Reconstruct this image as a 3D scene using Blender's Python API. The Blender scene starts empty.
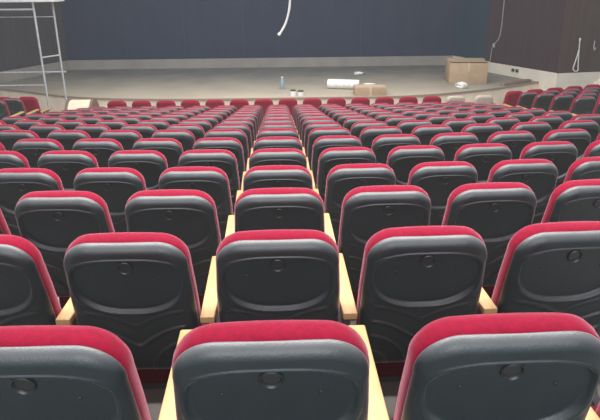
import bpy, bmesh, math, random
from mathutils import Vector, Matrix
random.seed(7)
S = bpy.context.scene
COL = S.collection
HAZE = .003
ZC = 3.552                    # eye height above the floor of the front row
PI = math.pi

# ------------------------------------------------------------------ materials
def mat(name, rgb, rough=.6, spec=.5, noise=None, bump=None, sheen=None, dust=None, metal=0):
    m = bpy.data.materials.new(name); m.use_nodes = True
    nt = m.node_tree; N = nt.nodes; L = nt.links
    b = N['Principled BSDF']
    b.inputs['Base Color'].default_value = (*rgb, 1)
    b.inputs['Roughness'].default_value = rough
    b.inputs['Metallic'].default_value = metal
    b.inputs['Specular IOR Level'].default_value = spec
    tc = N.new('ShaderNodeTexCoord')
    src = None
    if noise:
        sc, rgb2, lo, hi = noise[:4]
        mp = N.new('ShaderNodeMapping'); L.new(tc.outputs['Object'], mp.inputs['Vector'])
        if len(noise) > 4: mp.inputs['Scale'].default_value = noise[4]
        n = N.new('ShaderNodeTexNoise'); n.inputs['Scale'].default_value = sc; n.inputs['Detail'].default_value = 6
        L.new(mp.outputs[0], n.inputs['Vector'])
        r = N.new('ShaderNodeMapRange'); r.inputs[1].default_value = lo; r.inputs[2].default_value = hi
        L.new(n.outputs[0], r.inputs[0])
        x = N.new('ShaderNodeMixRGB'); x.inputs[1].default_value = (*rgb, 1); x.inputs[2].default_value = (*rgb2, 1)
        L.new(r.outputs[0], x.inputs[0]); L.new(x.outputs[0], b.inputs['Base Color']); src = x.outputs[0]
    if dust:  # settled dust plus painted rim highlight: surfaces facing up get a lighter colour
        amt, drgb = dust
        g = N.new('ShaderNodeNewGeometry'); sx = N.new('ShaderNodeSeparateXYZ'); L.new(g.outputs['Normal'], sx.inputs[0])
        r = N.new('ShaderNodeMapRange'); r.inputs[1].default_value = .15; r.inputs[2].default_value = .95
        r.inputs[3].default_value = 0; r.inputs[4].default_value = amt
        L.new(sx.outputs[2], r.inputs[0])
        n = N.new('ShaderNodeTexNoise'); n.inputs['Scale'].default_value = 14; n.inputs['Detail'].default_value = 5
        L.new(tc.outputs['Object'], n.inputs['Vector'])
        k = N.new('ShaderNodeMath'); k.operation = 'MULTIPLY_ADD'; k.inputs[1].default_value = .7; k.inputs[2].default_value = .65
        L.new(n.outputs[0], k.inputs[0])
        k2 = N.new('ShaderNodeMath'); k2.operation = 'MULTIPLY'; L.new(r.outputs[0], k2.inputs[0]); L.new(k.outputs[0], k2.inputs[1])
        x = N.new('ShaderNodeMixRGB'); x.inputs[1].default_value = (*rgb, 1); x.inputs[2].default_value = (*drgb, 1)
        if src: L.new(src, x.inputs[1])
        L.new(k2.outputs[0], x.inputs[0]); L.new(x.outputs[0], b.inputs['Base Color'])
    if bump:
        n = N.new('ShaderNodeTexNoise'); n.inputs['Scale'].default_value = bump[0]; n.inputs['Detail'].default_value = 4
        L.new(tc.outputs['Object'], n.inputs['Vector'])
        bp = N.new('ShaderNodeBump'); bp.inputs['Strength'].default_value = bump[1]; bp.inputs['Distance'].default_value = .01
        L.new(n.outputs[0], bp.inputs['Height']); L.new(bp.outputs[0], b.inputs['Normal'])
    if sheen:
        b.inputs['Sheen Weight'].default_value = sheen[0]
        b.inputs['Sheen Roughness'].default_value = sheen[1]
        b.inputs['Sheen Tint'].default_value = (*sheen[2], 1)
    return m

M_RED = mat('red_fabric', (.25, .002, .024), .85, .15, noise=(60, (.20, .0015, .019), .35, .65), bump=(380, .25), sheen=(.55, .30, (1, .58, .70)))
M_RED_SHADED = mat('red_fabric_shaded', (.10, .008, .016), .9, .15, bump=(380, .2))  # red seat fabric, darkened to paint in the shade below the backrest
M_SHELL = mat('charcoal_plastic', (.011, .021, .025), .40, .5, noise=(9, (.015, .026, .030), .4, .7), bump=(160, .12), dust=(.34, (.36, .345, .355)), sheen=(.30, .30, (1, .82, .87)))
M_PLUG = mat('plug_plastic', (.018, .022, .024), .35, .5)
M_WOOD = mat('beech_wood', (.58, .38, .18), .45, .4, noise=(7, (.49, .30, .125), .35, .7, (8, 1, 8)))
M_GREY = mat('grey_plastic', (.10, .105, .11), .55, .4)
M_STEEL = mat('dark_steel', (.05, .05, .052), .45, .5)
M_BEIGE = mat('beige_cover', (.50, .43, .36), .8, .3, noise=(18, (.40, .33, .27), .4, .7))
M_FLOOR = mat('hall_floor', (.31, .285, .26), .7, .3, noise=(5, (.26, .24, .22), .3, .75))
M_STAGE = mat('stage_boards', (.125, .135, .135), .75, .3, noise=(1.6, (.20, .19, .165), .35, .75), bump=(60, .2))
def stage_dust(m):
    nt = m.node_tree; N = nt.nodes; L = nt.links; b = N['Principled BSDF']
    old = b.inputs['Base Color'].links[0].from_socket
    tc = N.new('ShaderNodeTexCoord'); sx = N.new('ShaderNodeSeparateXYZ'); L.new(tc.outputs['Object'], sx.inputs[0])
    n = N.new('ShaderNodeTexNoise'); n.inputs['Scale'].default_value = .9; n.inputs['Detail'].default_value = 5; L.new(tc.outputs['Object'], n.inputs['Vector'])
    a = N.new('ShaderNodeMath'); a.operation = 'MULTIPLY_ADD'; a.inputs[1].default_value = 3.0; L.new(n.outputs[0], a.inputs[0]); L.new(sx.outputs[1], a.inputs[2])
    r = N.new('ShaderNodeMapRange'); r.inputs[1].default_value = 17.2; r.inputs[2].default_value = 22.6; r.inputs[3].default_value = 1; r.inputs[4].default_value = 0
    L.new(a.outputs[0], r.inputs[0])
    x = N.new('ShaderNodeMixRGB'); L.new(r.outputs[0], x.inputs[0]); L.new(old, x.inputs[1]); x.inputs[2].default_value = (.42, .36, .275, 1)
    L.new(x.outputs[0], b.inputs['Base Color'])
stage_dust(M_STAGE)
M_FASCIA = mat('cream_fascia', (.92, .78, .62), .7, .3, noise=(3, (.80, .67, .53), .4, .75))
M_NOSE = mat('brown_nosing', (.30, .23, .18), .6, .3)
M_BLUE = mat('navy_panel', (.003, .020, .060), .75, .2, noise=(1.0, (.007, .026, .065), .35, .7, (2.2, 2.2, .5)))
M_TEAL = mat('teal_panel', (.001, .036, .075), .7, .2, noise=(1.4, (.003, .042, .080), .35, .7))
M_BROWN = mat('brown_cladding', (.034, .021, .032), .7, .25, noise=(2.0, (.046, .028, .037), .35, .7, (4, 4, .4)))
M_SLATE = mat('slate_cladding', (.040, .041, .052), .7, .25, noise=(2.0, (.052, .052, .062), .35, .7, (4, 4, .4)))
M_BROWN2 = mat('warm_brown_cladding', (.055, .037, .037), .7, .25, noise=(2.0, (.070, .047, .044), .35, .7, (4, 4, .4)))
M_DADO = mat('cream_dado', (.74, .68, .58), .75, .3, noise=(2, (.64, .585, .50), .4, .75))
M_SKIRT = mat('grey_skirting', (.29, .275, .25), .75, .3, noise=(2, (.23, .22, .205), .4, .75))
M_CARD = mat('cardboard', (.42, .305, .205), .85, .2, noise=(5, (.36, .26, .17), .4, .7))
M_CARD_IN = mat('cardboard_tape', (.50, .40, .28), .5, .4)
M_WHITE = mat('white_paper', (.74, .74, .72), .7, .3, noise=(9, (.60, .60, .58), .45, .7))
M_CREAM = mat('cream_sheet', (.78, .68, .52), .8, .3, noise=(9, (.66, .56, .42), .4, .7))
M_PIPE = mat('scaffold_paint', (.42, .45, .46), .5, .5, noise=(12, (.30, .32, .33), .4, .7))
M_DECK = mat('scaffold_deck', (.60, .63, .63), .7, .3, noise=(8, (.48, .5, .5), .4, .7))
M_CABLE = mat('white_cable', (.70, .70, .68), .5, .5)
M_BLACK = mat('black_plastic', (.015, .015, .017), .5, .5)
M_BLUEP = mat('blue_plastic', (.22, .30, .36), .4, .5)
M_PLANK = mat('brown_plank', (.25, .19, .14), .7, .3, noise=(5, (.18, .13, .09), .4, .7, (1, 9, 9)))
M_DRUM = mat('drum_timber', (.17, .12, .09), .75, .3)

# ------------------------------------------------------------------ helpers
def mesh_obj(name, bm, m, parent=None, smooth=True, autosm=None):
    me = bpy.data.meshes.new(name)
    bmesh.ops.recalc_face_normals(bm, faces=bm.faces[:])
    bm.to_mesh(me); bm.free()
    if smooth:
        me.shade_smooth()
        if autosm:
            try: me.set_sharp_from_angle(angle=math.radians(autosm))
            except Exception: pass
    for x in (m if isinstance(m, (list, tuple)) else [m]): me.materials.append(x)
    o = bpy.data.objects.new(name, me); COL.objects.link(o)
    if parent: o.parent = parent
    return o

def empty(name, loc=(0, 0, 0), rz=0):
    o = bpy.data.objects.new(name, None); COL.objects.link(o)
    o.location = loc; o.rotation_euler = (0, 0, rz); o.empty_display_size = .1
    return o

def tag(o, label, cat, group=None):
    o['label'] = label; o['category'] = cat
    if group: o['group'] = group
    return o

def struct(name, bm, m, smooth=False, autosm=None):
    o = mesh_obj(name, bm, m, None, smooth, autosm); o['kind'] = 'structure'; return o

def add_box(bm, c, s, bev=0, rot=None, seg=2):
    r = bmesh.ops.create_cube(bm, size=1)
    vs = r['verts']
    for v in vs: v.co = Vector((v.co.x * s[0], v.co.y * s[1], v.co.z * s[2]))
    if bev:
        es = list({e for v in vs for e in v.link_edges})
        g = bmesh.ops.bevel(bm, geom=es, offset=bev, segments=seg, profile=.5, affect='EDGES')
        vs = list({v for f in g['faces'] for v in f.verts} | {v for v in vs if v.is_valid})
    mx = Matrix.Translation(Vector(c))
    if rot is not None: mx = mx @ rot
    bmesh.ops.transform(bm, matrix=mx, verts=vs)
    return vs

def add_tube(bm, pts, r, seg=10, caps=True):
    pts = [Vector(p) for p in pts]
    rr = r if isinstance(r, (list, tuple)) else [r] * len(pts)
    rings = []; up = None
    for i, p in enumerate(pts):
        d = (pts[min(i + 1, len(pts) - 1)] - pts[max(i - 1, 0)]).normalized()
        if up is None:
            up = Vector((0, 0, 1)) if abs(d.z) < .9 else Vector((1, 0, 0))
        a = d.cross(up).normalized(); b = a.cross(d).normalized(); up = b
        rings.append([bm.verts.new(p + (a * math.cos(2 * PI * k / seg) + b * math.sin(2 * PI * k / seg)) * rr[i]) for k in range(seg)])
    for A, B in zip(rings, rings[1:]):
        for k in range(seg): bm.faces.new((A[k], A[(k + 1) % seg], B[(k + 1) % seg], B[k]))
    if caps: bm.faces.new(rings[0][::-1]); bm.faces.new(rings[-1])

def loft(bm, rings, cap0=True, cap1=True):
    R = [[bm.verts.new(p) for p in r] for r in rings]
    n = len(R[0])
    for A, B in zip(R, R[1:]):
        for k in range(n): bm.faces.new((A[k], A[(k + 1) % n], B[(k + 1) % n], B[k]))
    if cap0: bm.faces.new(R[0][::-1])
    if cap1: bm.faces.new(R[-1])

def prism(bm, poly, z0, z1):
    a = [bm.verts.new((x, y, z0)) for x, y in poly]; b = [bm.verts.new((x, y, z1)) for x, y in poly]
    n = len(poly)
    for k in range(n): bm.faces.new((a[k], a[(k + 1) % n], b[(k + 1) % n], b[k]))
    bm.faces.new(a[::-1]); bm.faces.new(b)

def ss(a, b, x):
    t = min(1, max(0, (x - a) / (b - a))); return t * t * (3 - 2 * t)

# ------------------------------------------------------------------ chair geometry
TILT = math.radians(14); SN, CS = math.sin(TILT), math.cos(TILT)
OY, OZ, TT = .118, .271, .670
def bp(x, t, n):             # backrest coordinates -> chair coordinates (y towards the stage)
    return Vector((x, OY - t * SN - n * CS, OZ + t * CS - n * SN))

def half_w(t):
    pts = [(0, .234), (.12, .241), (.30, .2430), (.42, .240), (.55, .2325), (.70, .2325)]
    for (a, wa), (b, wb) in zip(pts, pts[1:]):
        if t <= b:
            k = (t - a) / (b - a); k = k * k * (3 - 2 * k) if False else k
            return wa + (wb - wa) * k
    return pts[-1][1]
RC = .108                     # top corner radius
def edge_dist(x, t, T=TT):
    w = half_w(t); ax = abs(x)
    if ax > w - RC and t > T - RC:
        return RC - math.hypot(ax - (w - RC), t - (T - RC))
    rb = .035
    if ax > w - rb and t < rb:
        return rb - math.hypot(ax - (w - rb), t - rb)
    return min(w - ax, T - t, t)

def row_hw(t, T=TT):
    w = half_w(t)
    if t > T - RC: w = w - RC + math.sqrt(max(0, RC * RC - (t - (T - RC)) ** 2))
    if t < .035: w = w - .035 + math.sqrt(max(0, .035 ** 2 - (t - .035) ** 2))
    return w

def shell_n(x, t):
    d = max(0, edge_dist(x, t))
    R = .052
    n = .040 * math.sqrt(max(0, 1 - (1 - min(d / R, 1)) ** 2))
    # oval recess with a raised rim
    ax = abs(x)
    if t > .505: g = ((ax / .208) ** 3.2 + ((t - .505) / .110) ** 3.2) ** (1 / 3.2)
    else: g = ((ax / .208) ** 2.3 + ((.505 - t) / .152) ** 2.3) ** (1 / 2.3)
    fade = ss(0, .03, d)
    n -= .018 * (1 - ss(.955, 1.0, g)) * fade
    n += .005 * math.exp(-((g - 1.035) / .035) ** 2) * fade
    # moulded wings and arcs under the oval
    xx = math.sqrt(ax * ax + .012 ** 2)
    f2 = ss(.02, .06, d) * (1 - ss(.225, .236, ax))
    for tv, to, h in ((.278, .362, .009), (.160, .282, .014)):
        a = min(xx / .225, 1)
        f = tv + (to - tv) * (1 - (1 - a) ** 2.0)
        sl = (to - tv) * 2.0 * (1 - a) / .225
        dd = (t - f) / math.sqrt(1 + sl * sl)
        n += f2 * (h * math.exp(-(dd / .0065) ** 2) - (.004 * ss(0, .02, -dd) * (1 - ss(.02, .06, -dd)) if dd < 0 else 0))
    for rx, rz, h in ((.185, .190, .014), (.11, .105, .014)):
        gx, gz = (.228 - ax) / rx, (t - .012) / rz
        if gx > 0 and gz > 0:
            dd = (math.hypot(gx, gz) - 1) * (rx + rz) / 2
            n += f2 * h * math.exp(-(dd / .0065) ** 2)
    return n

def shell_bm(nx=96, nt=150):
    bm = bmesh.new(); G = []
    for j in range(nt + 1):
        v = j / nt; t = (TT - .07) * v / .72 if v < .72 else TT - .07 + .07 * math.sin((v - .72) / .28 * PI / 2)
        w = row_hw(t); row = []
        for i in range(nx + 1):
            u = -1 + 2 * i / nx; a = abs(u)
            x = w * math.copysign(.86 * a / .75 if a < .75 else .86 + .14 * math.sin((a - .75) / .25 * PI / 2), u)
            row.append(bm.verts.new(bp(x, t, shell_n(x, t))))
        G.append(row)
    for j in range(nt):
        for i in range(nx):
            bm.faces.new((G[j][i], G[j][i + 1], G[j + 1][i + 1], G[j + 1][i]))
    # edge wall turning in to the cushion
    loop = [G[0][i] for i in range(nx + 1)] + [G[j][nx] for j in range(1, nt + 1)] + [G[nt][i] for i in range(nx - 1, -1, -1)] + [G[j][0] for j in range(nt - 1, 0, -1)]
    off = Vector((0, CS, SN)) * .003
    inn = [bm.verts.new(v.co + off) for v in loop]
    for k in range(len(loop)):
        a, b = loop[k], loop[(k + 1) % len(loop)]
        bm.faces.new((a, b, inn[(k + 1) % len(loop)], inn[k]))
    bm.faces.new(inn)
    return bm

def outline(inset, T, n=26):
    """closed outline of the backrest, inset from the full shape"""
    pts = []
    r = max(RC - inset, .02); T2 = T - inset
    side = [.035 + (T - RC - .035) * k / n for k in range(n + 1)]
    b = .004 + inset
    pts += [(half_w(0) - inset - .03, b)]
    for t in side: pts.append((half_w(t) - inset, max(t, b + .02)))
    w = half_w(T - RC) - RC
    for k in range(1, 13):
        a = PI / 2 * k / 12
        pts.append((w + r * math.cos(a), T - RC + r * math.sin(a)))
    full = pts + [(w * (1 - 2 * k / 8), T2 + .004 * (1 - (1 - 2 * k / 8) ** 2)) for k in range(1, 8)] + [(-x, t) for x, t in pts[::-1]]
    return full

def cushion_bm():
    bm = bmesh.new()
    T = .668
    prof = [(.006, .012), (.002, .005), (-.005, -.001), (-.020, -.004), (-.045, -.004), (-.066, .002), (-.082, .016), (-.093, .034), (-.098, .06)]
    loft(bm, [[bp(x, t, n) for x, t in outline(i, T)] for n, i in prof])
    return bm

def full_back_bm():          # front-row chairs: the back is upholstered all round
    bm = bmesh.new()
    T = .668
    prof = [(.040, .060), (.036, .030), (.026, .012), (.012, .001), (-.005, -.004), (-.045, -.004), (-.066, .002), (-.082, .016), (-.093, .034), (-.098, .06)]
    loft(bm, [[bp(x, t, n) for x, t in outline(i, T)] for n, i in prof])
    return bm

def plug_bm():
    bm = bmesh.new(); seg = 28
    prof = [(.030, .0205), (.029, .0275), (.0265, .0295), (.0235, .0270), (.021, .0222), (.008, .0222)]
    loft(bm, [[bp(r * math.cos(2 * PI * k / seg),   .570 + r * math.sin(2 * PI * k / seg), n) for k in range(seg)] for r, n in prof])
    return bm
def screw_bm(sx):
    bm = bmesh.new(); seg = 12
    loft(bm, [[bp(sx * .118 + r * math.cos(2 * PI * k / seg), .518 + r * math.sin(2 * PI * k / seg), n) for k in range(seg)] for r, n in ((.007, .0205), (.0065, .0240), (.003, .0246))])
    return bm

def pad_bm():                # tipped-up seat pad standing in front of the backrest
    bm = bmesh.new(); seg = 6
    def ring(w, a0, a1, y):
        r = .05; P = []
        for cx, cz, s in ((w - r, a1 - r, 0), (-(w - r), a1 - r, 1), (-(w - r), a0 + r, 2), (w - r, a0 + r, 3)):
            for k in range(seg + 1):
                a = PI / 2 * (s + k / seg)
                z = cz + r * math.sin(a)
                P.append(Vector((cx + r * math.cos(a), y + (z - .15) * .10, z)))
        return P
    loft(bm, [ring(.175, .125, .315, .225), ring(.193, .105, .335, .231), ring(.200, .095, .345, .245), ring(.200, .095, .345, .36), ring(.191, .105, .335, .385), ring(.165, .13, .31, .398)])
    return bm

AX = .285
def arm_bm(sx):
    bm = bmesh.new(); 
    vs = add_box(bm, (sx * AX, .295, .560), (.058, .58, .030), .006)
    for v in vs: v.co.x = sx * AX + (v.co.x - sx * AX) * (1 + .32 * ss(.10, .30, v.co.y))
    return bm
def stand_bm(sx):            # side stand under the armrest, splayed foot
    bm = bmesh.new(); x = sx * AX
    poly = [(.02, .0), (.42, .0), (.42, .02), (.33, .05), (.30, .12), (.31, .40), (.42, .545), (.14, .545), (.14, .40), (.13, .12), (.10, .05), (.02, .02)]
    w = .019
    a = [bm.verts.new((x - w, y, z)) for y, z in poly]; b = [bm.verts.new((x + w, y, z)) for y, z in poly]
    n = len(poly)
    for k in range(n): bm.faces.new((a[k], a[(k + 1) % n], b[(k + 1) % n], b[k]))
    bm.faces.new(a[::-1]); bm.faces.new(b)
    return bm
def bar_bm():
    bm = bmesh.new(); add_box(bm, (-.004, .29, .06), (.526, .05, .035), .008); return bm

ME = {}
def cache(key, bm, m, name, smooth=True, autosm=None):
    o = mesh_obj(name, bm, m, None, smooth, autosm); ME[key] = o.data
    bpy.data.objects.remove(o)
cache('cushion', cushion_bm(), M_RED, 'back_cushion', True, 60)
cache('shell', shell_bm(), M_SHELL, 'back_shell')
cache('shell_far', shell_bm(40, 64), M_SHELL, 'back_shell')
cache('fullback', full_back_bm(), M_RED, 'backrest', True, 60)
cache('cover', full_back_bm(), M_BEIGE, 'backrest', True, 60)
cache('plug', plug_bm(), M_PLUG, 'plug', True, 40)
cache('screw1', screw_bm(1), M_PLUG, 'screw'); cache('screw-1', screw_bm(-1), M_PLUG, 'screw')
cache('pad', pad_bm(), M_RED_SHADED, 'seat_pad', True, 60)
cache('arm1', arm_bm(1), M_WOOD, 'armrest', True, 40); cache('arm-1', arm_bm(-1), M_WOOD, 'armrest', True, 40)
cache('stand1', stand_bm(1), M_GREY, 'leg', False); cache('stand-1', stand_bm(-1), M_GREY, 'leg', False)
cache('bar', bar_bm(), M_STEEL, 'crossbar', True, 40)

def part(name, key, parent, label=None):
    o = bpy.data.objects.new(name, ME[key]); COL.objects.link(o); o.parent = parent
    if label: o['label'] = label
    return o

def make_chair(kind, detail, last):
    t = empty('auditorium_chair')
    if kind == 'shell':
        part('back_cushion', 'cushion', t)
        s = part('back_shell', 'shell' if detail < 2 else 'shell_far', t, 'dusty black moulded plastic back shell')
        if detail < 2:
            part('plug', 'plug', s)
        if detail < 1:
            part('screw', 'screw1', s); part('screw', 'screw-1', s)
    else:
        part('backrest', 'fullback' if kind == 'red' else 'cover', t)
    part('seat_pad', 'pad', t)
    for sx in ((-1, 1) if last else (-1,)):
        part('armrest', 'arm%d' % sx, t, 'pale wooden armrest'); part('leg', 'stand%d' % sx, t)
    part('crossbar', 'bar', t)
    return t

PROTO = {}
def copy_tree(o, parent=None):
    c = o.copy(); COL.objects.link(c); c.parent = parent
    for ch in o.children: copy_tree(ch, c)
    return c
def place_chair(kind, detail, last, loc, rz, label, group):
    k = (kind, detail, last)
    if k not in PROTO: o = PROTO[k] = make_chair(*k)
    else: o = copy_tree(PROTO[k])
    o.location = loc; o.rotation_euler = (0, 0, rz)
    return tag(o, label, 'chair', group)

# ------------------------------------------------------------------ seating layout
P = .57; X0 = -.015; Y0 = 1.283; DY = .855; DZ = .1125; NF = 15
RZ = {-1: .04, 0: .036, 1: .024, 2: .012, 3: -.022, 4: -.009}; RY = {0: -.068, 1: -.055, 2: -.03, 3: .04, 4: .02}   # the three nearest rows sit a touch closer
def floor_z(n):              # main block: the rake steepens after the seventh row
    t = -.782 - DZ * min(n, 6) - .1265 * max(0, min(n, 14) - 6) - (.152 if n == 15 else 0)
    return max(0, ZC + t - .93 + RZ.get(n, 0))
def side_floor_z(n): return ZC - .782 - DZ * n - .93
def curve(n): return .0146 + (0 if n < 8 else (.004 - .0146) * (n - 8) / 7)
def row_y(n, X): return (14.85 if n == NF else Y0 + DY * n + RY.get(n, 0)) + curve(n) * X * X
def side_y(n, X):
    if X > 0: return 14.62 - DY * (NF - n) + .34 * (X - 5.8)
    return 14.80 - DY * (NF - n)

PITCH, YAW, ROLL, F = math.radians(20.5), .0344, .0084, 600.
def project(p):
    X, Y, Z = p[0], p[1], p[2] - ZC
    x = X * math.cos(YAW) - Y * math.sin(YAW); y = X * math.sin(YAW) + Y * math.cos(YAW)
    d = y * math.cos(PITCH) - Z * math.sin(PITCH); v = y * math.sin(PITCH) + Z * math.cos(PITCH)
    if d < .2: return None
    u, w = x / d * F, -v / d * F
    return 300 + u * math.cos(ROLL) + w * math.sin(ROLL), 210 + w * math.cos(ROLL) - u * math.sin(ROLL)
def in_frame(X, Y, z, hw=.29):   # what the photo shows and one more chair beside it
    q = [project((X + s * hw, Y, z + h)) for s in (-1, 1) for h in (.62, .90)]
    if any(p is None for p in q): return False
    x0 = min(p[0] for p in q); x1 = max(p[0] for p in q); y0 = min(p[1] for p in q)
    return x1 > 3 and x0 < 597 and y0 < 416

ORD = 'nearest second third fourth fifth sixth seventh eighth ninth tenth eleventh twelfth thirteenth fourteenth fifteenth sixteenth'.split()
ORD2 = 'first second third fourth fifth sixth seventh eighth ninth tenth'.split()
def rowword(n): return 'row nearest the camera' if n == 0 else ORD[n] + ' row from the camera'
RS = {0: -.015, 2: .008}; KM = 7; NR = 15; EXTRA = .57
nch = 0
for n in range(NR):
    z = floor_z(n)
    for k in range(-KM, KM + 1):
        X = X0 + RS.get(n, 0) + k * P; Y = row_y(n, X)
        if not in_frame(X, Y, z, .29 + EXTRA): continue
        rz = math.atan(2 * curve(n) * X)
        if k == 0: lab = 'red chair with black shell, wood-flanked column, ' + rowword(n)
        else: lab = 'red chair, black shell, %s, %s seat %s of wood-flanked column' % (rowword(n), ORD2[abs(k) - 1], 'left' if k < 0 else 'right')
        place_chair('shell', 0 if n < 3 else 1 if n < 6 else 2, k == KM, (X, Y, z), rz, lab, 'chairs with black shells in the main block'); nch += 1
z = floor_z(NF)
for i in range(16):
    X = X0 - .05 + (i - 6.5) * .602 + (.12 if i == 15 else 0); Y = row_y(NF, X)
    rz = math.atan(2 * curve(NF) * X)
    if i < 14:
        lab = 'chair with all-red back in the front row, %s from the cream drum end' % (ORD2[i] if i < 10 else ORD[i])
        place_chair('red', 2, False, (X, Y, z), rz, lab, 'all-red chairs of the front row')
    else:
        lab = 'chair with dusty beige back in the front row, %s' % ('beside the last all-red one' if i == 14 else 'at the end near the cardboard box')
        place_chair('beige', 2, i == 15, (X, Y, z), rz, lab, 'beige-backed chairs of the front row')
    nch += 1
for side in (1, -1):
    for r in range(0, 7):
        n = NF - r; z = side_floor_z(n)
        for c in range(0, 7):
            X = side * ((5.82 if side > 0 else 6.08) + .59 * c); Y = side_y(n, X)
            if not in_frame(X, Y, z, .25): continue
            rz = math.radians(10) if side > 0 else math.radians(-4)
            kind = 'red' if r == 0 else 'shell'
            where = 'block by brown wall' if side > 0 else 'block below scaffold'
            lab = '%s chair, %s, %s row from stage, %s seat from main block' % ('all-red' if r == 0 else 'black-shelled', where, ORD2[r], ORD2[c])
            place_chair(kind, 2, True if c == 0 and side < 0 else False, (X, Y, z), rz, lab, 'chairs of the %s' % where); nch += 1
print('chairs', nch)

# ------------------------------------------------------------------ terraced floor
def terrace(name, x0, x1, yfun, nx, n0=-3, front=None, zfun=floor_z, skirt=None):
    bm = bmesh.new()
    xs = [x0 + (x1 - x0) * i / nx for i in range(nx + 1)]
    prev = None
    for n in range(n0, NF + 1):
        za = zfun(n)
        a = [bm.verts.new((x, yfun(n, x) - .30, za)) for x in xs]
        if prev:
            for i in range(nx): bm.faces.new((prev[i], prev[i + 1], a[i + 1], a[i]))     # riser
        if n < NF: yb = [yfun(n + 1, x) - .30 for x in xs]
        else: yb = [front] * len(xs)
        b = [bm.verts.new((x, y, za)) for x, y in zip(xs, yb)]
        for i in range(nx): bm.faces.new((a[i], a[i + 1], b[i + 1], b[i]))
        if skirt is not None:
            p, q = a[skirt].co, b[skirt].co
            bm.faces.new([bm.verts.new(v) for v in (p, q, (q.x, q.y, q.z - .6), (p.x, p.y, p.z - .6))])
        prev = b
    return struct(name, bm, M_FLOOR)
XS = 5.44
terrace('floor', -XS, XS, row_y, 24, front=18.6)
terrace('floor_right', XS, 13.0, side_y, 2, front=18.9, zfun=side_floor_z, skirt=0)
terrace('floor_left', -13.0, -XS, side_y, 2, front=18.9, zfun=side_floor_z, skirt=-1)

# ------------------------------------------------------------------ stage and walls
ZS = ZC - 2.77; ZD = ZC - 2.44; ZT = ZC + 2.6
edge = [(-9.6, 18.9), (-7.63, 17.82), (-6.6, 17.15), (-5.76, 16.65), (-4.78, 16.27), (-3.4, 16.02), (-2.06, 15.92), (.31, 15.9), (2.2, 15.9), (3.2, 15.93), (4.18, 16.13), (5.3, 16.56), (6.33, 17.06), (7.63, 17.89), (8.2, 18.3)]
def smooth_poly(pts, k=4):
    out = []
    for i in range(len(pts) - 1):
        p0, p1, p2, p3 = (Vector(pts[max(i - 1, 0)]), Vector(pts[i]), Vector(pts[i + 1]), Vector(pts[min(i + 2, len(pts) - 1)]))
        for s in range(k):
            t = s / k
            out.append(tuple(.5 * ((2 * p1) + (p2 - p0) * t + (2 * p0 - 5 * p1 + 4 * p2 - p3) * t * t + (3 * p1 - p0 - 3 * p2 + p3) * t ** 3)))
    return out + [pts[-1]]
E_ = smooth_poly(edge)
bm = bmesh.new(); prism(bm, E_ + [(8.2, 22.5), (-9.6, 22.5)], ZS - .04, ZS); struct('floor_stage', bm, M_STAGE)
bm = bmesh.new()
inner = [(x, y + .05) for x, y in E_]
prism(bm, [(x, y + .02) for x, y in E_] + [(x, y + .10) for x, y in E_[::-1]], .0, ZS - .04); struct('wall_stage_front', bm, M_FASCIA)
bm = bmesh.new(); prism(bm, [(x, y - .025) for x, y in E_] + [(x, y + .015) for x, y in E_[::-1]], ZS - .045, ZS + .004); struct('trim_1', bm, M_NOSE)

def wall(name, a, b, z0, z1, th, m, subdiv=0):
    a, b = Vector((*a, 0)), Vector((*b, 0)); d = (b - a); n = Vector((-d.y, d.x, 0)).normalized() * th
    bm = bmesh.new(); prism(bm, [(a.x, a.y), (b.x, b.y), (b.x + n.x, b.y + n.y), (a.x + n.x, a.y + n.y)], z0, z1)
    return struct(name, bm, m)
BL, BR = (-7.5, 22.3), (6.42, 22.3)
RC1, RC2, RC3 = (6.98, 20.5), (8.12, 17.4), (13.0, 18.15)
LC1, LC2 = (-9.3, 17.6), (-13.0, 17.9)
wall('wall_back', BL, BR, ZD, ZT, .15, M_BLUE)
wall('baseboard_back', (BL[0], BL[1] - .02), (BR[0], BR[1] - .02), ZS, ZD, .12, M_SKIRT)
wall('wall_right_recess', BR, RC1, ZD, ZT, .15, M_TEAL)
wall('baseboard_right_recess', (BR[0] - .02, BR[1]), (RC1[0] - .02, RC1[1]), ZS, ZD, .12, M_DADO)
wall('wall_right_splay', RC1, RC2, ZD, ZT, .15, M_BROWN)
wall('baseboard_right_splay', (RC1[0] - .02, RC1[1]), (RC2[0] - .02, RC2[1] - .01), 0, ZD, .12, M_DADO)
wall('wall_right', RC2, RC3, ZD, ZT, .15, M_BROWN2)
wall('baseboard_right', (RC2[0] - .02, RC2[1] - .02), (RC3[0], RC3[1] - .02), 0, ZD, .12, M_DADO)
wall('wall_left_splay', LC1, BL, ZD, ZT, .15, M_SLATE)
wall('baseboard_left_splay', (LC1[0] + .02, LC1[1]), (BL[0] + .02, BL[1]), ZS, ZD, .12, M_SKIRT)
wall('wall_left', LC2, LC1, 0, ZT, .15, M_SLATE)
# slim cladding joints on the back wall and splay
bm = bmesh.new()
for x in (-5.4, -3.3, -1.2, .9, 3.0, 5.1):
    add_box(bm, (x, 22.297, (ZD + ZT) / 2), (.014, .012, ZT - ZD))
struct('trim_2', bm, M_BLACK)
bm = bmesh.new(); add_box(bm, (RC2[0] - .01, RC2[1] - .01, (ZD + ZT) / 2), (.05, .05, ZT - ZD), .008); struct('trim_3', bm, M_BROWN2)

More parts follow.
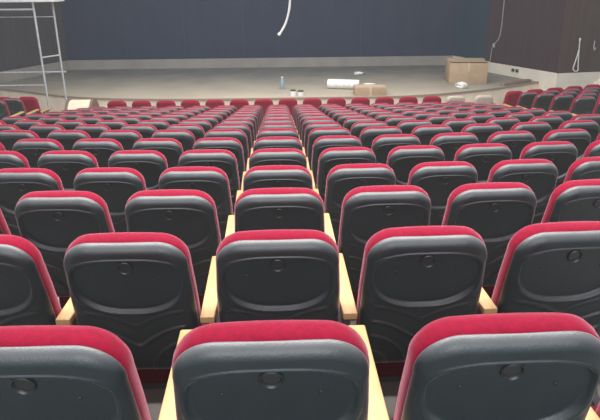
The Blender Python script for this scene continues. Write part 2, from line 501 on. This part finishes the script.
# ------------------------------------------------------------------ scaffold tower
sc = empty('scaffold_tower', (-6.9, 16.05, .152))
tag(sc, 'pale tubular scaffold tower with a white deck standing before the stage', 'scaffold')
def spart(name, pts_list, r, m=M_PIPE):
    bm = bmesh.new()
    for pts in pts_list: add_tube(bm, [Vector(p) - sc.location for p in pts], r, 10)
    return mesh_obj(name, bm, m, sc, True, 50)
xa, ya, xb, yb_ = -5.955, 15.75, -5.69, 16.35
xl = -8.05
zt = ZC - .33
for (x, y) in ((xa, ya), (xb, yb_), (xl, ya), (xl + .26, yb_)):
    p = spart('leg', [[(x, y, .18), (x, y, zt)]], .026)
    bm = bmesh.new(); add_box(bm, Vector((x, y, .165)) - sc.location, (.15, .15, .022), .004); add_tube(bm, [Vector((x, y, .17)) - sc.location, Vector((x, y, .27)) - sc.location], .033)
    mesh_obj('base_plate', bm, M_STEEL, sc, True, 40)
for zz in (ZC - 1.65,):
    spart('rung', [[(xa, ya, zz), (xb, yb_, zz)]], .02); spart('rung', [[(xl, ya, zz), (xl + .26, yb_, zz)]], .02)
for y, x0, x1, zz, r in ((ya, xl, xa, ZC - .495, .026), (yb_, xl + .2, xb, ZC - .695, .016), (yb_, xl + .2, xb + .1, ZC - 2.085, .022), (ya, xl, xa + .02, ZC - 2.335, .018)):
    spart('rail', [[(x0, y, zz), (x1, y, zz)]], r)
for k in range(3):
    bm = bmesh.new(); add_box(bm, Vector((-6.78, 15.79 + .28 * k, zt + .03)) - sc.location, (2.72, .26, .05), .006)
    mesh_obj('deck_plank', bm, M_DECK, sc, True, 40)

# ------------------------------------------------------------------ cardboard box on the stage
def open_box(name, loc, rz, sx, sy, sz, label, cat, flaps=False):
    t = tag(empty(name, loc, rz), label, cat)
    bm = bmesh.new(); add_box(bm, (0, 0, sz / 2), (sx, sy, sz), .012); mesh_obj('body', bm, M_CARD, t, True, 40)
    bm = bmesh.new(); add_box(bm, (0, 0, sz + .003), (sx * .98, .06, .006), .001); add_box(bm, (0, -sy / 2 - .002, sz - .12), (.06, .006, .24), .001)
    mesh_obj('packing_tape', bm, M_CARD_IN, t, True, 40)
    return t
b1 = open_box('cardboard_box', (5.66, 18.2, ZS), math.radians(-7), 1.10, .95, .62, 'large brown cardboard box standing on the stage before the corner', 'box')
for sy in (-1, 1):
    bm = bmesh.new(); add_box(bm, (.02, sy * .30, .640), (1.12, .40, .010), .002, Matrix.Rotation(sy * .06, 4, 'X')); mesh_obj('flap', bm, M_CARD, b1, True, 40)
b2 = open_box('cardboard_box', (2.47, 16.25, ZS), math.radians(-2), .84, .5, .23, 'low tan cardboard box lying at the stage front by the white roll', 'box')

# ------------------------------------------------------------------ white rolls and litter on the stage
t = tag(empty('paper_roll', (1.86, 17.2, ZS), math.radians(-16)), 'white roll of sheeting lying across the stage behind the low box', 'roll')
bm = bmesh.new(); seg = 24
loft(bm, [[Vector((x, .135 * math.cos(2 * PI * k / seg) * s, .135 + .135 * math.sin(2 * PI * k / seg) * s)) for k in range(seg)] for x, s in ((-.45, .4), (-.45, .96), (-.43, 1), (.1, 1.0), (.43, .97), (.45, .93), (.45, .4))])
mesh_obj('sheeting', bm, M_WHITE, t, True, 45)
bm = bmesh.new(); add_tube(bm, [(-.47, 0, .135), (.49, 0, .135)], .045, 14); mesh_obj('core', bm, M_CARD, t, True, 45)

def crumple(name, loc, sx, sy, sz, m, label, cat, seed, rz=0):
    rnd = random.Random(seed); bm = bmesh.new()
    bmesh.ops.create_icosphere(bm, subdivisions=3, radius=1)
    ph = [(rnd.uniform(1, 4), rnd.uniform(1, 4), rnd.uniform(1, 4), rnd.uniform(0, 6)) for _ in range(6)]
    for v in bm.verts:
        c = v.co.copy(); k = 1
        for a, b, d, e in ph: k += .07 * math.sin(a * c.x * 2 + b * c.y * 2 + d * c.z * 2 + e)
        k += rnd.uniform(-.05, .05)
        v.co = Vector((c.x * k * sx, c.y * k * sy, max(c.z * k, -.75) * sz + .75 * sz))
    o = mesh_obj(name, bm, m, None, True, 35); o.location = loc; o.rotation_euler.z = rz
    return tag(o, label, cat)
crumple('plastic_bag', (5.22, 17.05, ZS), .17, .13, .10, M_WHITE, 'crumpled white plastic bag on the stage before the big cardboard box', 'bag', 3)
crumple('plastic_bag', (2.68, 20.1, ZS), .16, .12, .05, M_WHITE, 'small flat white scrap of plastic far back on the stage', 'bag', 5)
crumple('paper_wad', (2.62, 17.4, ZS), .24, .12, .07, M_WHITE, 'loose white wrapping scrap lying behind the low tan box', 'paper', 8, .3)
crumple('dust_sheet', (8.90, 16.35, .152), .22, .2, .53, M_CREAM, 'tall bundled cream dust sheet standing beyond the far right front row chairs', 'sheet', 21)
t = tag(empty('water_bottle', (.12, 17.3, ZS)), 'small bluish plastic bottle standing on the stage floor', 'bottle')
bm = bmesh.new(); prof = [(.055, 0), (.062, .02), (.062, .20), (.05, .25), (.024, .29), (.024, .32)]
loft(bm, [[Vector((r * math.cos(2 * PI * k / 16), r * math.sin(2 * PI * k / 16), z)) for k in range(16)] for r, z in prof]); mesh_obj('body', bm, M_BLUEP, t, True, 45)
bm = bmesh.new(); add_tube(bm, [(0, 0, .315), (0, 0, .35)], .028, 14); mesh_obj('cap', bm, M_WHITE, t, True, 45)
t = tag(empty('paint_tin', (.40, 16.2, ZS)), 'white tin with dark band at the front edge of the stage', 'tin')
bm = bmesh.new(); add_tube(bm, [(0, 0, 0), (0, 0, .14)], .075, 20); mesh_obj('body', bm, M_WHITE, t, True, 45)
bm = bmesh.new(); add_tube(bm, [(0, 0, .13), (0, 0, .155)], .079, 20); mesh_obj('lid', bm, M_STEEL, t, True, 45)
t = tag(empty('paint_tin', (.60, 16.25, ZS)), 'second white tin, squatter, beside the banded tin on the stage edge', 'tin')
bm = bmesh.new(); add_tube(bm, [(0, 0, 0), (0, 0, .11)], .08, 20); mesh_obj('body', bm, M_WHITE, t, True, 45)
bm = bmesh.new(); add_tube(bm, [(0, 0, .10), (0, 0, .125)], .084, 20); mesh_obj('lid', bm, M_STEEL, t, True, 45)
bm = bmesh.new(); add_box(bm, (0, 0, .045), (1.25, .16, .09), .008)
o = mesh_obj('timber_plank', bm, M_PLANK, None, True, 40); o.location = (7.02, 17.66, ZS); o.rotation_euler.z = math.radians(32)
tag(o, 'long brown timber plank lying along the stage edge beside the cream wall', 'plank')

# ------------------------------------------------------------------ cable drum on the hall floor
t = tag(empty('cable_drum', (-5.0, 15.42, 0), math.radians(2)), 'cream-wound cable drum with dark timber flanges before the stage', 'cable drum')
R = .455
for sx in (-1, 1):
    bm = bmesh.new(); add_tube(bm, [(sx * .30 - .03, 0, R), (sx * .30 + .03, 0, R)], R, 32); mesh_obj('flange', bm, M_DRUM, t, True, 45)
bm = bmesh.new()
for_r = [(-.27, R - .035)] + [(-.27 + .54 * k / 22, R - .023 if k % 2 else R - .035) for k in range(1, 22)] + [(.27, R - .035)]
loft(bm, [[Vector((x, r * math.cos(2 * PI * k / 32), R + r * math.sin(2 * PI * k / 32))) for k in range(32)] for x, r in for_r]); mesh_obj('winding', bm, M_CREAM, t, True, 45)

# ------------------------------------------------------------------ cables on the walls and from above
bm = bmesh.new()
pts = [(.34, 15.6, ZT + .3), (.345, 15.7, ZC + .9), (.345, 15.8, ZC), (.34, 15.9, ZC - .35), (.31, 15.95, ZC - .60), (.23, 16, ZC - .88), (.12, 16, ZC - 1.08), (.07, 16, ZC - 1.15)]
pts = [tuple(p) for p in pts]
def smooth3(pts, k=5):
    out = []; V = [Vector(p) for p in pts]
    for i in range(len(V) - 1):
        p0, p1, p2, p3 = V[max(i - 1, 0)], V[i], V[i + 1], V[min(i + 2, len(V) - 1)]
        for s in range(k):
            t = s / k
            out.append(.5 * ((2 * p1) + (p2 - p0) * t + (2 * p0 - 5 * p1 + 4 * p2 - p3) * t * t + (3 * p1 - p0 - 3 * p2 + p3) * t ** 3))
    return out + [V[-1]]
add_tube(bm, smooth3(pts), .028, 8)
t = empty('hanging_cable', (0, 0, 0)); tag(t, 'thick white cable hanging from above in front of the navy back wall', 'cable')
mesh_obj('cable_sheath', bm, M_CABLE, t)
bm = bmesh.new(); add_tube(bm, [(.075, 16, ZC - 1.14), (.03, 16, ZC - 1.19)], .04, 10); mesh_obj('cable_end', bm, M_CABLE, t)

def splay_pt(s, z, off=.03):   # along the right splay wall, s from 0 at the recess to 1 at the corner
    a, b = Vector(RC1), Vector(RC2); p = a + (b - a) * s; d = (b - a).normalized()
    nrm = Vector((d.y, -d.x)) * off
    return (p.x + nrm.x, p.y + nrm.y, z)
t = tag(empty('wall_cable', (0, 0, 0)), 'thin grey cable running down the brown splayed wall to a small bracket', 'cable')
bm = bmesh.new(); add_tube(bm, smooth3([splay_pt(.215, ZT), splay_pt(.215, ZC - .6), splay_pt(.215, ZC - 1.3), splay_pt(.20, ZC - 1.65, .05), splay_pt(.14, ZC - 1.85, .05), splay_pt(.115, ZC - 2.0, .05), splay_pt(.105, ZC - 2.4, .05)]), .014, 6); mesh_obj('cable_sheath', bm, M_PIPE, t)
bm = bmesh.new(); p = splay_pt(.14, ZC - 1.88, .06); add_box(bm, p, (.07, .07, .13), .012); mesh_obj('bracket', bm, M_PIPE, t, True, 40)
def right_pt(s, z, off=.03):
    a, b = Vector(RC2), Vector(RC3); p = a + (b - a).normalized() * s
    return (p.x, p.y - off - .02, z)
t = tag(empty('looped_cable', (0, 0, 0)), 'white cable hanging in a narrow loop on the brown wall at right', 'cable')
bm = bmesh.new()
add_tube(bm, smooth3([right_pt(.52, ZC - 1.50), right_pt(.54, ZC - 1.8), right_pt(.58, ZC - 2.2), right_pt(.60, ZC - 2.36), right_pt(.52, ZC - 2.39), right_pt(.44, ZC - 2.32), right_pt(.47, ZC - 2.15), right_pt(.51, ZC - 1.95), right_pt(.53, ZC - 1.8)]), .016, 7); mesh_obj('cable_sheath', bm, M_CABLE, t)
bm = bmesh.new(); add_tube(bm, [right_pt(.52, ZC - 1.46), right_pt(.52, ZC - 1.55)], .026, 8); mesh_obj('cable_end', bm, M_CABLE, t)
bm = bmesh.new(); add_tube(bm, smooth3([right_pt(1.0, ZC - 1.55), right_pt(1.0, ZC - 1.72), right_pt(1.03, ZC - 1.80), right_pt(1.07, ZC - 1.74)]), .014, 7)
tag(mesh_obj('wall_hook', bm, M_PIPE), 'small grey hook on the brown wall beside the looped cable', 'hook')
for s, w in ((.445, 'nearer the recess'), (.50, 'nearer the wall corner')):
    t = tag(empty('power_socket', splay_pt(s, ZC - 2.56, .04), math.atan2(RC2[1] - RC1[1], RC2[0] - RC1[0])), 'black power socket low on the cream wall, the one %s' % w, 'socket', 'black sockets on the cream wall')
    bm = bmesh.new(); add_box(bm, (0, 0, 0), (.11, .03, .09), .006); mesh_obj('plate', bm, M_BLACK, t, True, 40)
    bm = bmesh.new(); add_tube(bm, [(0, -.018, 0), (0, -.012, 0)], .028, 16); mesh_obj('outlet', bm, M_STEEL, t, True, 40)

# ------------------------------------------------------------------ camera
cam = bpy.data.cameras.new('camera'); cam.sensor_fit = 'HORIZONTAL'; cam.sensor_width = 36; cam.lens = 36 * F / 600
co = bpy.data.objects.new('camera', cam); COL.objects.link(co)
co.matrix_world = Matrix.Translation((0, 0, ZC)) @ Matrix.Rotation(-YAW, 4, 'Z') @ Matrix.Rotation(PI / 2 - PITCH, 4, 'X') @ Matrix.Rotation(-ROLL, 4, 'Z')
cam.clip_start = .05; cam.clip_end = 200
S.camera = co

# ------------------------------------------------------------------ light
w = bpy.data.worlds.new('world'); S.world = w; w.use_nodes = True
w.node_tree.nodes['Background'].inputs[0].default_value = (.86, .93, 1, 1)
w.node_tree.nodes['Background'].inputs[1].default_value = .55
def area(name, loc, size, sy, power, rot=(0, 0, 0), col=(1, .97, .93)):
    l = bpy.data.lights.new(name, 'AREA'); l.shape = 'RECTANGLE'; l.size = size; l.size_y = sy; l.energy = power; l.color = col
    o = bpy.data.objects.new(name, l); COL.objects.link(o); o.location = loc; o.rotation_euler = rot
    return o
area('ceiling_light', (0, 3.5, ZC + 3.6), 7, 2.5, 850)
area('ceiling_light', (0, 9.5, ZC + 3.2), 9, 2.5, 400)
area('ceiling_light', (0, 14.5, ZC + 2.8), 10, 1.5, 540)

area('rear_hall_light', (0, -8, ZC + 4.2), 10, 3.5, 900, (math.radians(55), 0, 0), (.92, .97, 1))
bm = bmesh.new(); add_box(bm, (0, 8, 3.2), (30, 36, 9.4))
hz = mesh_obj('haze', bm, [], None, False); hz['kind'] = 'stuff'; tag(hz, 'thin pale dust haze hanging in the air of the hall', 'haze')
mh = bpy.data.materials.new('dust_haze'); mh.use_nodes = True; nt = mh.node_tree; nt.nodes.clear()
vo = nt.nodes.new('ShaderNodeVolumeScatter'); vo.inputs['Density'].default_value = HAZE; vo.inputs['Anisotropy'].default_value = .2; vo.inputs['Color'].default_value = (1, .98, .96, 1)
ou = nt.nodes.new('ShaderNodeOutputMaterial'); nt.links.new(vo.outputs[0], ou.inputs['Volume'])
hz.data.materials.append(mh)
S.cycles.volume_bounces = 1
S.view_settings.view_transform = 'Standard'; S.view_settings.look = 'None'
S.view_settings.exposure = 0.0
S.cycles.use_denoising = True
S.cycles.max_bounces = 6
